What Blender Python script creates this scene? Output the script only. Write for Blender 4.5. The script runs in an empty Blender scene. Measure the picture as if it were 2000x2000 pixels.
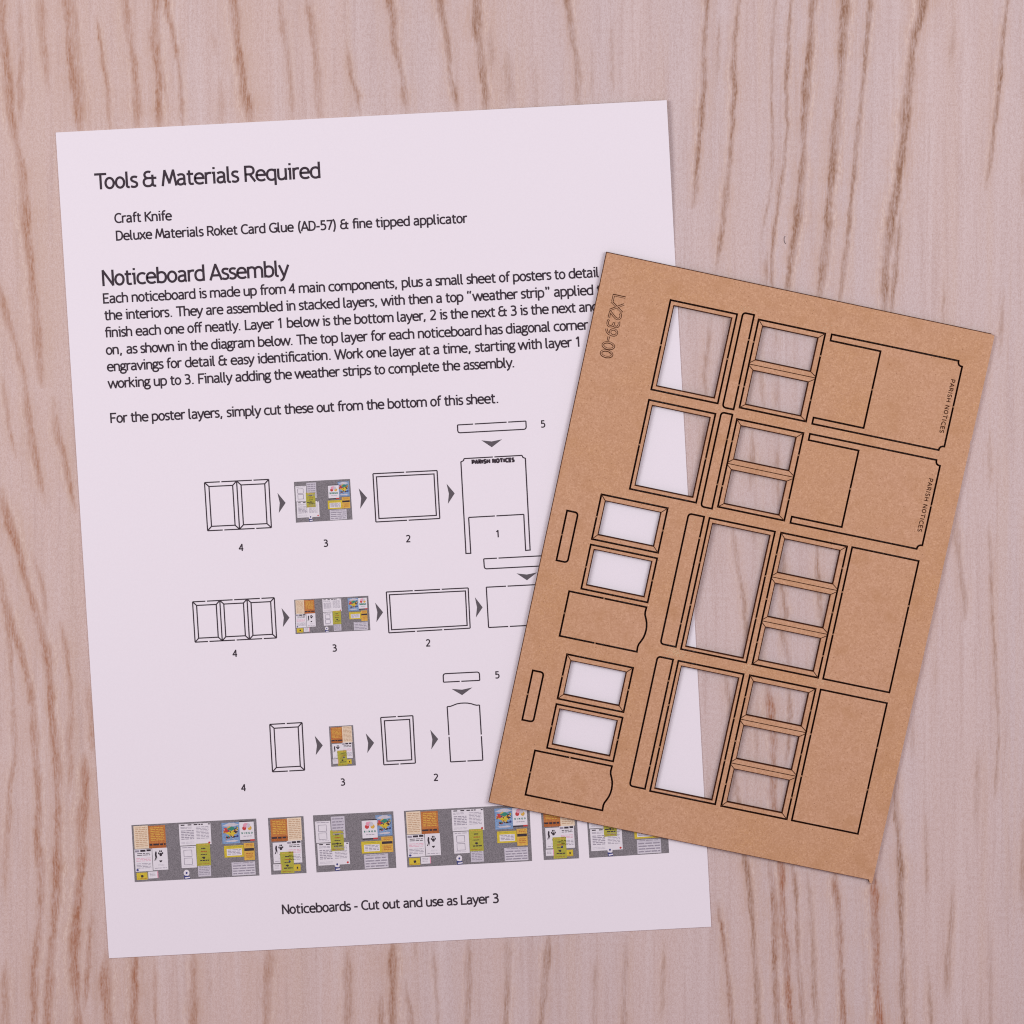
import bpy, math, random
import numpy as np
from mathutils import Vector, Matrix, geometry

random.seed(7)
np.random.seed(7)
SC = bpy.context.scene
COL = SC.collection
MM = 0.001                      # scene unit is the metre, sizes below are in millimetres

# ------------------------------------------------------------------ camera
F, S = 8000.0, 0.1247           # focal length in photo pixels, millimetres per photo pixel at the table
AX, AY = math.radians(5.083), math.radians(-0.15)
_ca, _sa, _cb, _sb = math.cos(AX), math.sin(AX), math.cos(AY), math.sin(AY)
ROT = np.array([[1, 0, 0], [0, _ca, -_sa], [0, _sa, _ca]]) @ np.array([[_cb, 0, _sb], [0, 1, 0], [-_sb, 0, _cb]])
CAMP = ROT.T @ np.array([0, 0, F])
cam = bpy.data.cameras.new('camera')
cam.sensor_width = 36.0
cam.lens = F / 2000.0 * 36.0
cam.clip_start, cam.clip_end = 0.05, 20.0
cam_o = bpy.data.objects.new('camera', cam)
M3 = Matrix([list(r) for r in ROT.T])
cam_o.matrix_world = Matrix.Translation(Vector(CAMP * S * MM)) @ M3.to_4x4()
COL.objects.link(cam_o)
SC.camera = cam_o

# ------------------------------------------------------------------ world, lamps, exposure
world = bpy.data.worlds.new('World')
SC.world = world
world.use_nodes = True
bg = world.node_tree.nodes['Background']
bg.inputs['Color'].default_value = (1.0, 0.71, 0.87, 1)
bg.inputs['Strength'].default_value = 0.38
SC.view_settings.view_transform = 'Standard'
SC.view_settings.look = 'None'
SC.view_settings.exposure = 0.0
SC.view_settings.gamma = 1.0
SC.view_settings.use_curve_mapping = False
SC.cycles.use_denoising = False
SC.cycles.filter_width = 1.1

def softbox(name, loc, target, size, power, color):
    l = bpy.data.lights.new(name, 'AREA')
    l.shape = 'SQUARE'; l.size = size; l.energy = power; l.color = color
    o = bpy.data.objects.new(name, l)
    o.location = loc
    d = Vector(target) - Vector(loc)
    o.rotation_euler = d.to_track_quat('-Z', 'Y').to_euler()
    COL.objects.link(o)
    return o
softbox('softbox', (-0.35, 0.12, 0.46), (-0.01, 0.03, 0), 0.28, 1.53, (0.97, 0.99, 1.0))
softbox('softbox', (0.37, 0.14, 0.46), (0.02, 0.04, 0), 0.28, 1.53, (0.97, 0.99, 1.0))

# ------------------------------------------------------------------ helpers
def at(p, z=0.0):
    """photo pixel -> millimetres on the horizontal plane at height z (mm)"""
    d = ROT.T @ np.array([(p[0] - 1000) / F, -(p[1] - 1000) / F, -1.0])
    zp = z / S
    t = (zp - CAMP[2]) / d[2]
    q = (CAMP + t * d)[:2] * S
    return q

def mat(name, col, rough=0.7, spec=0.2, noise=0.0, scale=4000.0, col2=None, stretch=(1, 1, 1)):
    m = bpy.data.materials.new(name)
    m.use_nodes = True
    nt = m.node_tree
    b = nt.nodes['Principled BSDF']
    b.inputs['Roughness'].default_value = rough
    b.inputs['Specular IOR Level'].default_value = spec
    b.inputs['Base Color'].default_value = (*col, 1)
    if noise > 0:
        tc = nt.nodes.new('ShaderNodeTexCoord')
        mp = nt.nodes.new('ShaderNodeMapping'); mp.inputs['Scale'].default_value = stretch
        n = nt.nodes.new('ShaderNodeTexNoise'); n.inputs['Scale'].default_value = scale; n.inputs['Detail'].default_value = 2
        r = nt.nodes.new('ShaderNodeMapRange')
        r.inputs['From Min'].default_value = 0.25; r.inputs['From Max'].default_value = 0.75
        mx = nt.nodes.new('ShaderNodeMix'); mx.data_type = 'RGBA'
        c2 = col2 if col2 else tuple(c * (1 - noise) for c in col)
        c1 = col if col2 else tuple(min(1, c * (1 + noise)) for c in col)
        mx.inputs['A'].default_value = (*c2, 1); mx.inputs['B'].default_value = (*c1, 1)
        nt.links.new(tc.outputs['Object'], mp.inputs['Vector'])
        nt.links.new(mp.outputs[0], n.inputs['Vector'])
        nt.links.new(n.outputs['Fac'], r.inputs['Value'])
        nt.links.new(r.outputs[0], mx.inputs['Factor'])
        nt.links.new(mx.outputs['Result'], b.inputs['Base Color'])
    return m

class MB:
    """collects flat shapes and solids (millimetres, local) and builds ONE mesh object"""
    def __init__(self): self.v, self.f, self.m = [], [], []
    def add(self, pts, faces, mi=0):
        k = len(self.v)
        self.v += [tuple(p) for p in pts]
        for f in faces:
            self.f.append(tuple(k + i for i in f)); self.m.append(mi)
    def poly(self, pts, z, mi=0):
        pts = list(pts)
        a = sum(pts[i][0] * pts[(i + 1) % len(pts)][1] - pts[(i + 1) % len(pts)][0] * pts[i][1] for i in range(len(pts)))
        if a < 0: pts.reverse()
        if len(pts) <= 4:
            self.add([(x, y, z) for x, y in pts], [tuple(range(len(pts)))], mi)
        else:
            tr = geometry.tessellate_polygon([[Vector((x, y, 0)) for x, y in pts]])
            self.add([(x, y, z) for x, y in pts], tr, mi)
    def ribbon(self, pts, w, z, mi=0, closed=False, step=2.5):
        if not closed and len(pts) > 2:             # break the stroke where it turns back sharply
            for i in range(1, len(pts) - 1):
                a, b, c = (np.array(p, float) for p in pts[i - 1:i + 2])
                d1, d2 = b - a, c - b
                q = np.hypot(*d1) * np.hypot(*d2)
                if q > 0 and (d1 @ d2) / q < -.25:
                    self.ribbon([*pts[:i], b + d1 / np.hypot(*d1) * w * .25], w, z, mi, False, step)
                    self.ribbon([b - d2 / np.hypot(*d2) * w * .25, *pts[i + 1:]], w, z + .0011, mi, False, step)
                    return
        self.nr = getattr(self, 'nr', 0) + 1; z = z + .0021 * (self.nr % 7)
        P = [np.array(p, float) for p in pts]
        out = []
        n = len(P)
        for i in range(n if closed else n - 1):
            a, b = P[i], P[(i + 1) % n]
            k = max(1, int(np.hypot(*(b - a)) / step))
            out += [a + (b - a) * j / k for j in range(k)]
        if not closed: out.append(P[-1])
        P = out; n = len(P)
        L = []
        for i in range(n):
            a = P[i - 1] if (i > 0 or closed) else None
            b = P[(i + 1) % n] if (i < n - 1 or closed) else None
            d1 = P[i] - a if a is not None else b - P[i]
            d2 = b - P[i] if b is not None else d1
            d1 = d1 / (np.hypot(*d1) + 1e-9); d2 = d2 / (np.hypot(*d2) + 1e-9)
            n1 = np.array([-d1[1], d1[0]]); n2 = np.array([-d2[1], d2[0]])
            m = n1 + n2; q = np.hypot(*m)
            if q < 1e-6: m = n1; s = 1
            else:
                m = m / q; s = min(1 / max(0.3, m @ n1), 1.7)
            L.append((P[i] + m * s * w / 2, P[i] - m * s * w / 2))
        vs = [(*p, z) for ab in L for p in ab]
        fs = [(2 * i, 2 * i + 1, (2 * i + 3) % (2 * n), (2 * i + 2) % (2 * n)) for i in range(n if closed else n - 1)]
        self.add(vs, fs, mi)
    def build(self, name, mats, parent=None, lift=None):
        v = self.v
        if lift: v = [(x, y, z + lift(x, y)) for x, y, z in v]
        me = bpy.data.meshes.new(name)
        me.from_pydata([(x * MM, y * MM, z * MM) for x, y, z in v], [], self.f)
        for m in mats: me.materials.append(m)
        me.polygons.foreach_set('material_index', self.m)
        me.update()
        o = bpy.data.objects.new(name, me)
        COL.objects.link(o)
        if parent: o.parent = parent
        return o

def tag(o, label=None, cat=None, group=None, kind=None):
    if label: o['label'] = label
    if cat: o['category'] = cat
    if group: o['group'] = group
    if kind: o['kind'] = kind
    return o

# ------------------------------------------------------------------ stroke lettering (units: 1000 per em)
def _bez(p0, p1, p2, p3, n=7):
    t = np.linspace(0, 1, n + 1)[1:, None]
    p0, p1, p2, p3 = map(np.array, (p0, p1, p2, p3))
    return ((1 - t) ** 3 * p0 + 3 * (1 - t) ** 2 * t * p1 + 3 * (1 - t) * t * t * p2 + t ** 3 * p3).tolist()

def _parse(s):
    tk = s.split(); i = 0; out = []; cur = None; cmd = None
    while i < len(tk):
        if tk[i].isalpha():
            cmd = tk[i]; i += 1
        if cmd == 'M':
            cur = [[float(tk[i]), float(tk[i + 1])]]; out.append([cur, False]); i += 2; cmd = 'L'
        elif cmd == 'L':
            cur.append([float(tk[i]), float(tk[i + 1])]); i += 2
        elif cmd == 'C':
            a = [float(x) for x in tk[i:i + 6]]
            cur += _bez(cur[-1], a[0:2], a[2:4], a[4:6]); i += 6
        elif cmd == 'Z':
            out[-1][1] = True
        elif cmd == 'O':
            cx, cy, rx, ry = [float(x) for x in tk[i:i + 4]]; i += 4
            out.append([[[cx + rx * math.cos(a), cy + ry * math.sin(a)] for a in np.linspace(0, 2 * math.pi, 25)[:-1]], True])
    return out

BOWL_B = 'M 105 400 C 150 470 210 488 270 488 C 400 488 468 400 468 262 C 468 120 390 35 270 35 C 200 35 140 60 105 110'
BOWL_D = 'M 452 400 C 407 470 347 488 287 488 C 157 488 88 400 88 262 C 88 120 167 35 287 35 C 357 35 417 60 452 110'
ARCH = 'M 105 400 C 150 470 220 488 280 488 C 390 488 435 420 435 310 L 435 0'
GL = {
 'a': (525, 'M 95 440 C 140 478 200 488 250 488 C 350 488 392 440 392 350 L 392 120 C 392 65 410 40 455 25 M 392 290 C 250 292 95 280 95 150 C 95 75 150 35 215 35 C 300 35 392 90 392 150'),
 'b': (557, 'M 105 737 L 105 0 ' + BOWL_B), 'd': (557, 'M 452 737 L 452 0 ' + BOWL_D),
 'p': (557, 'M 105 523 L 105 -205 ' + BOWL_B), 'q': (557, 'M 452 523 L 452 -205 ' + BOWL_D),
 'c': (495, 'M 440 440 C 400 475 350 488 300 488 C 160 488 88 390 88 262 C 88 120 170 35 300 35 C 350 35 405 50 445 80'),
 'e': (545, 'M 92 275 L 462 275 C 468 400 400 488 285 488 C 160 488 88 390 88 262 C 88 120 170 35 300 35 C 370 35 420 50 470 85'),
 'f': (370, 'M 365 697 C 330 712 300 712 270 705 C 190 700 165 640 165 560 L 165 0 M 60 480 L 325 480'),
 'g': (502, 'O 225 350 138 140 M 320 450 C 370 500 430 497 475 482 M 170 222 C 100 195 70 130 150 100 C 250 80 430 110 430 -20 C 430 -120 340 -165 235 -165 C 120 -165 50 -115 50 -40 C 50 20 90 60 150 98'),
 'h': (546, 'M 105 737 L 105 0 ' + ARCH), 'n': (546, 'M 105 523 L 105 0 ' + ARCH),
 'i': (285, 'M 60 482 L 160 482 L 160 0 M 152 640 L 152 735'),
 'j': (367, 'M 60 482 L 200 482 L 200 -60 C 200 -140 150 -165 60 -165 M 192 640 L 192 735'),
 'k': (504, 'M 105 737 L 105 0 M 425 523 L 125 265 M 180 312 L 455 0'),
 'l': (295, 'M 105 737 L 105 130 C 105 60 150 32 225 38'),
 'm': (830, 'M 105 523 L 105 0 M 105 400 C 140 460 200 488 260 488 C 360 488 410 430 410 330 L 410 0 M 410 380 C 450 460 520 488 570 488 C 670 488 725 430 725 310 L 725 0'),
 'o': (537, 'O 268 262 182 227'),
 'r': (389, 'M 105 523 L 105 0 M 105 380 C 150 470 230 505 355 478'),
 's': (405, 'M 350 455 C 300 485 250 490 205 488 C 120 485 85 430 88 380 C 92 320 150 295 210 270 C 290 240 340 210 335 140 C 330 70 270 35 195 35 C 150 35 100 48 62 75'),
 't': (396, 'M 165 645 L 165 140 C 165 60 210 35 260 35 C 300 35 320 42 350 55 M 50 482 L 345 482'),
 'u': (546, 'M 105 523 L 105 200 C 105 90 150 35 240 35 C 320 35 390 80 440 150 M 440 523 L 440 0'),
 'v': (490, 'M 40 523 L 245 20 L 450 523'), 'w': (744, 'M 35 523 L 200 20 L 372 500 L 544 20 L 708 523'),
 'x': (501, 'M 50 523 L 455 0 M 445 523 L 45 0'),
 'y': (493, 'M 40 523 L 250 15 M 455 523 L 230 -30 C 200 -110 150 -165 70 -165'),
 'A': (590, 'M 40 0 L 295 700 L 550 0 M 125 215 L 465 215'),
 'B': (566, 'M 110 43 L 110 673 L 270 673 C 480 673 470 390 270 380 L 110 380 M 270 380 C 540 370 520 43 280 43 L 110 43'),
 'C': (598, 'M 550 610 C 490 660 430 678 370 678 C 190 678 95 530 95 358 C 95 180 190 38 370 38 C 440 38 500 60 555 105'),
 'D': (613, 'M 110 43 L 110 673 L 250 673 C 440 673 520 540 520 358 C 520 170 430 43 250 43 Z'),
 'E': (536, 'M 470 673 L 105 673 L 105 43 L 480 43 M 105 375 L 430 375'),
 'F': (525, 'M 490 673 L 105 673 L 105 0 M 105 360 L 420 360'),
 'G': (676, 'M 590 600 C 530 655 450 678 380 678 C 200 678 95 540 95 358 C 95 170 200 38 390 38 C 470 38 540 60 590 90 L 590 320 L 420 320'),
 'H': (654, 'M 110 716 L 110 0 M 545 716 L 545 0 M 110 370 L 545 370'), 'I': (278, 'M 139 716 L 139 0'),
 'K': (576, 'M 110 716 L 110 0 M 530 716 L 145 365 M 205 415 L 545 0'),
 'L': (507, 'M 105 716 L 105 43 L 480 43'), 'M': (709, 'M 50 0 L 165 690 L 355 130 L 545 690 L 660 0'),
 'N': (638, 'M 105 0 L 105 690 L 535 30 L 535 716'), 'O': (674, 'O 337 358 245 320'),
 'P': (558, 'M 110 0 L 110 673 L 280 673 C 420 673 480 590 480 490 C 480 380 410 310 280 310 L 110 310'),
 'R': (582, 'M 110 0 L 110 673 L 280 673 C 420 673 480 590 480 500 C 480 390 410 330 280 330 L 110 330 M 300 330 L 530 0'),
 'S': (481, 'M 400 620 C 350 660 300 678 240 678 C 140 678 85 610 85 530 C 85 440 160 400 240 360 C 340 310 400 270 400 180 C 400 90 330 38 230 38 C 160 38 100 60 50 95'),
 'T': (581, 'M 20 673 L 560 673 M 290 673 L 290 0'), 'W': (852, 'M 30 716 L 230 20 L 426 680 L 622 20 L 822 716'),
 'X': (557, 'M 40 716 L 515 0 M 510 716 L 40 0'),
 '0': (524, 'O 262 358 180 318'), '1': (524, 'M 130 560 L 290 690 L 290 0'),
 '2': (524, 'M 80 600 C 130 660 190 680 250 680 C 350 680 415 610 415 520 C 415 400 250 250 85 43 L 450 43'),
 '3': (524, 'M 85 640 C 140 675 200 680 250 680 C 350 680 405 610 400 530 C 395 440 330 395 200 385 C 350 385 430 310 430 210 C 430 100 350 38 240 38 C 170 38 120 50 70 80'),
 '4': (524, 'M 350 0 L 350 680 L 55 220 L 465 220'),
 '5': (524, 'M 410 673 L 145 673 L 130 400 C 180 420 220 430 260 430 C 370 430 430 340 430 240 C 430 110 340 38 230 38 C 170 38 120 50 75 80'),
 '7': (524, 'M 60 673 L 455 673 L 190 0'), '9': (524, 'O 262 480 170 195 M 432 480 C 432 250 330 70 130 45'),
 '&': (706, 'M 395 650 C 350 685 240 695 165 635 C 95 570 110 425 255 392 C 110 378 70 290 75 200 C 85 80 170 35 270 35 C 400 35 475 110 475 230 L 475 540 M 255 392 L 650 392 M 475 300 L 475 150 C 475 60 530 32 625 42'),
 '(': (367, 'M 290 760 C 120 560 120 60 290 -150'), ')': (367, 'M 75 760 C 245 560 245 60 75 -150'),
 '-': (367, 'M 60 270 L 310 270'), '.': (367, 'M 180 0 L 180 95'), ',': (367, 'M 190 95 L 130 -110'),
 '\u201c': (524, 'M 165 545 C 120 610 130 670 190 725 M 335 545 C 290 610 300 670 360 725'),
 '\u201d': (524, 'M 130 725 C 210 690 210 610 150 545 M 300 725 C 380 690 380 610 320 545'),
}
GP = {k: (a, _parse(p)) for k, (a, p) in GL.items()}
KERN = {('T', 'o'): -90, ('T', 'h'): -10, ('L', 'a'): -10, ('F', 'i'): -20, ('f', 'f'): -20, ('f', 'i'): -30, ('r', '.'): -60, ('y', '.'): -60, ('w', '.'): -50, ('r', ','): -50}

def write(mb, text, a, b, em, w, z, mi=0, xs=1.0, track=None):
    """letters along the baseline a->b (local mm); spread so that the line fills it exactly"""
    a = np.array(a, float); b = np.array(b, float)
    d = b - a; Ln = np.hypot(*d); d = d / Ln; nrm = np.array([-d[1], d[0]])
    k = em / 1000.0
    def width(c): return 301 if c == ' ' else GP[c][0]
    nat = sum(width(c) for c in text) * xs
    nat += sum(KERN.get(p, 0) for p in zip(text, text[1:])) * xs
    def bounds(c):
        xs_ = [p[0] for st, _ in GP[c][1] for p in st]
        return min(xs_) - 42, max(xs_) + 42
    lsb = bounds(text[0])[0] * xs
    rsb = (width(text[-1]) - bounds(text[-1])[1]) * xs
    tr = (Ln / k - (nat - lsb - rsb)) / max(1, len(text) - 1) if track is None else track
    x = -lsb; ns = 0
    for i, c in enumerate(text):
        if c != ' ':
            for st, closed in GP[c][1]:
                pts = [a + d * (x + px * xs) * k + nrm * py * k for px, py in st]
                mb.ribbon(pts, w, z + .003 * (ns % 5), mi, closed); ns += 1
        x += width(c) * xs + tr
        if i + 1 < len(text): x += KERN.get((c, text[i + 1]), 0) * xs
    return tr

# ------------------------------------------------------------------ wood-effect surface (the setting)
# each grain line: photo-pixel centre line, width, strength, redness
G = [
 ([(3,-60),(2,38),(8,99),(15,154),(20,219),(26,253),(34,290),(43,330),(46,377),(50,445),(57,504),(64,554),(71,627),(75,696),(80,760)],13,.85),
 ([(39,0),(41,51),(43,109),(41,164),(41,205),(42,250)],9,.5), ([(76,-60),(80,41),(85,113),(90,154),(95,190)],11,.45),
 ([(131,-60),(132,0),(135,68),(139,116),(149,164),(154,212),(158,270)],14,.85), ([(145,-60),(150,68),(157,147),(170,212),(178,270)],9,.4),
 ([(190,30),(196,79),(203,133),(210,171),(212,205),(217,270)],6,.75), ([(243,-60),(244,0),(248,34),(255,92),(261,126),(265,178),(268,260)],11,.7),
 ([(305,-60),(306,10),(302,68),(308,113),(313,161),(311,205),(313,260)],13,.9), ([(322,-60),(326,27),(337,58),(343,92),(352,150),(355,191),(358,260)],7,.75),
 ([(319,130),(327,215)],5,.5), ([(405,-60),(408,8)],6,.5), ([(413,55),(418,75),(425,108)],6,.5), ([(430,150),(432,190),(431,250)],9,.35),
 ([(455,-60),(456,0),(460,44),(463,92),(470,130),(475,178),(483,205),(490,250)],13,.9), ([(546,-60),(548,10),(555,61),(564,113),(569,188),(571,240)],8,.45),
 ([(600,-20),(605,24),(615,85),(621,137),(623,188),(627,240)],12,.5), ([(675,80),(680,101),(685,145),(698,188),(704,230)],7,.6),
 ([(755,-60),(760,0),(769,40),(770,91),(781,130),(789,163),(796,230)],10,.75), ([(856,-60),(857,0),(861,25),(870,62),(875,109),(879,152),(888,185),(896,230)],9,.8),
 ([(932,-60),(933,0),(933,62),(940,101),(944,145),(948,185),(951,230)],13,1.0), ([(953,40),(956,80),(957,110),(955,165)],10,.3),
 ([(990,90),(994,140),(999,220)],14,.3), ([(1046,110),(1049,220)],8,.22), ([(1105,-60),(1107,0),(1116,54),(1129,120),(1130,170),(1132,220)],10,.62),
 ([(1153,70),(1155,130),(1157,200)],5,.3), ([(1196,40),(1198,190)],6,.2),
 ([(1383,-60),(1381,0),(1378,54),(1374,120),(1374,181),(1369,225),(1362,301),(1354,410)],8,.85), ([(1408,30),(1404,80),(1400,170)],6,.3),
 ([(1445,-60),(1443,0),(1436,72),(1432,134),(1434,181),(1430,232),(1425,301),(1420,355),(1412,435),(1399,530)],8,.8),
 ([(1515,-40),(1512,18),(1508,91),(1507,145),(1508,254),(1505,362),(1494,424),(1486,470)],5,.45), ([(1497,490),(1496,570)],9,.6),
 ([(1548,-60),(1546,0),(1539,127),(1536,163),(1537,254),(1528,344),(1521,409),(1512,449),(1509,500),(1507,580)],6,.7),
 ([(1590,-60),(1588,0),(1583,80),(1577,156),(1572,225),(1570,297),(1566,351),(1557,428),(1546,507),(1536,590)],11,.9),
 ([(1653,-60),(1651,0),(1646,72),(1642,163),(1633,246),(1628,326),(1619,391),(1615,460),(1606,536),(1600,600)],12,.9),
 ([(1702,-60),(1700,0),(1693,80),(1686,159),(1677,254),(1670,326),(1664,380),(1657,453),(1648,525),(1638,610)],7,.72),
 ([(1812,-60),(1800,20),(1787,65),(1778,134),(1769,217),(1760,297),(1753,355),(1740,435),(1729,525),(1725,630)],13,1.0),
 ([(1809,-60),(1805,10),(1800,60)],5,.6), ([(1762,400),(1755,460),(1749,507),(1739,630)],8,.7),
 ([(1970,-60),(1967,0),(1959,83),(1952,163),(1943,232),(1934,308),(1924,370)],7,.75), ([(1866,40),(1854,135)],10,.22),
 ([(1845,540),(1840,640)],5,.32), ([(1961,560),(1954,650),(1950,700)],5,.3), ([(1996,310),(1998,390)],6,.4),
 ([(1933,840),(1935,900),(1934,960)],6,.3), ([(1930,1020),(1936,1116),(1938,1190),(1944,1265),(1945,1310),(1949,1391),(1949,1463),(1943,1560)],5,.5),
 ([(1866,1000),(1873,1097),(1879,1135),(1885,1170),(1887,1215)],9,.45), ([(1829,1290),(1830,1340)],6,.25), ([(1784,1400),(1782,1480)],9,.25),
 ([(1911,1460),(1908,1550),(1904,1630)],8,.25),
 ([(1749,1490),(1750,1525),(1751,1590),(1757,1644),(1760,1735),(1760,1807),(1764,1862),(1764,1934),(1768,2000),(1770,2080)],9,.85),
 ([(1807,1590),(1809,1677),(1811,1745)],5,.5), ([(1811,1885),(1817,1980),(1819,2060)],5,.42), ([(1863,1715),(1858,1807),(1850,1880),(1851,1960)],8,.42),
 ([(1999,1600),(1997,1690),(1996,1790)],8,.5), ([(1886,1960),(1889,2080)],5,.4), ([(1933,1790),(1936,2080)],7,.2),
 ([(1705,1690),(1706,1728),(1708,1778),(1710,1836),(1713,1880),(1712,1934),(1717,2000),(1719,2080)],12,1.0,.8),
 ([(1624,1680),(1628,1710),(1632,1746),(1639,1800),(1641,1862),(1645,1916),(1646,2000),(1648,2080)],9,.82,.5),
 ([(1541,1660),(1549,1700),(1554,1728),(1559,1807),(1559,1880),(1565,1934),(1568,2000),(1571,2080)],7,.62),
 ([(1500,1330),(1504,1395),(1509,1442),(1509,1502),(1508,1550),(1513,1590),(1520,1640),(1527,1700),(1527,1760),(1530,1836),(1536,1894),(1539,1945),(1545,2000),(1549,2080)],11,.95,.7),
 ([(1500,1660),(1506,1699),(1514,1778),(1513,1836),(1514,1898),(1518,1952),(1521,2000),(1524,2080)],10,.75), ([(1520,1770),(1536,1830),(1552,1870)],7,.4),
 ([(1579,1700),(1585,1771),(1588,1844),(1590,1916),(1596,2000),(1598,2080)],8,.42),
 ([(1430,1500),(1437,1530),(1445,1570),(1452,1640),(1457,1680),(1463,1724),(1469,1789),(1472,1844),(1478,1909),(1483,2000),(1486,2080)],8,.82),
 ([(1402,1760),(1407,1800),(1414,1844),(1422,1898),(1427,1952),(1432,2000),(1436,2080)],7,.85,.3),
 ([(1412,1310),(1424,1373),(1428,1420)],7,.4), ([(1540,1330),(1543,1392),(1540,1450),(1532,1500)],7,.6), ([(1476,1415),(1479,1490)],7,.5),
 ([(1469,850),(1471,898),(1464,960)],9,.55), ([(1519,840),(1519,921),(1523,990)],7,.5), ([(1430,1020),(1440,1100),(1452,1171),(1455,1220),(1462,1270)],8,.5),
 ([(1470,1020),(1476,1075)],9,.5), ([(1596,1040),(1594,1100),(1600,1183),(1606,1230)],7,.6), ([(1532,1080),(1529,1148),(1536,1195),(1530,1243),(1543,1300)],8,.65),
 ([(1386,620),(1384,655),(1381,687),(1377,739),(1382,790)],8,.55), ([(1517,640),(1520,690)],8,.5), ([(1485,715),(1492,800)],7,.45), ([(1517,730),(1522,815)],8,.5),
 ([(1467,830),(1474,910)],7,.45), ([(1378,815),(1374,870),(1367,945)],8,.42),
 ([(-6,540),(0,572),(14,627),(30,677),(46,732),(55,809),(66,878),(77,932),(88,990)],10,.68), ([(104,775),(109,841),(125,896),(134,942),(147,1000)],9,.8),
 ([(4,730),(10,790),(18,841),(35,900)],6,.62), ([(0,950),(5,969),(18,1024),(36,1074),(48,1119),(57,1151),(76,1209),(90,1261),(98,1318),(100,1390),(110,1461),(114,1523),(114,1604),(112,1675),(110,1747),(102,1842),(98,1913),(95,1985),(93,2080)],12,.88,.4),
 ([(60,1080),(79,1128),(88,1175),(92,1225)],8,.6),
 ([(-4,1090),(5,1151),(24,1223),(43,1280),(57,1337),(64,1390),(69,1451),(74,1509),(77,1570),(74,1628),(80,1699),(79,1770),(74,1842),(67,1890),(69,1985),(70,2080)],11,.75,.3),
 ([(10,1180),(21,1294),(26,1413),(29,1485),(19,1537),(17,1599),(10,1675),(8,1760)],8,.5), ([(12,1870),(10,2080)],11,.45),
 ([(117,1210),(131,1285),(136,1342),(138,1413),(134,1447),(138,1494),(136,1550)],9,.6), ([(170,1330),(176,1404),(179,1475)],10,.65),
 ([(163,1470),(167,1537),(160,1604),(157,1699),(148,1794),(143,1866),(148,1937),(152,2000),(154,2080)],14,.95,.6),
 ([(180,1770),(174,1842),(164,1975)],8,.6), ([(210,1860),(206,1915),(208,1950),(214,2000),(216,2080)],15,.82,.5),
 ([(262,1840),(262,1990),(262,2080)],13,.85,.5), ([(376,1850),(377,1930),(376,2080)],12,.7), ([(303,1870),(307,2080)],6,.35), ([(408,1890),(414,1950)],7,.25),
 ([(530,1840),(521,1920),(521,2000),(518,2080)],13,.6), ([(504,1890),(508,1950)],8,.3), ([(679,1850),(679,1933),(675,2080)],11,.65),
 ([(767,1830),(767,1933),(768,2080)],13,.9,.2), ([(744,1940),(748,2080)],9,.6), ([(811,1830),(814,1880)],7,.4), ([(792,1910),(803,2010),(806,2080)],8,.42),
 ([(843,1840),(855,2000),(858,2080)],6,.32), ([(915,1825),(915,1908),(910,2080)],9,.6), ([(991,1820),(992,1933),(986,2080)],10,.6),
 ([(1071,1815),(1064,1914),(1057,1996),(1053,2080)],10,.75), ([(1166,1860),(1158,2080)],7,.25), ([(1223,1830),(1215,2080)],9,.4), ([(1298,1835),(1291,2000)],6,.38),
]
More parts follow.
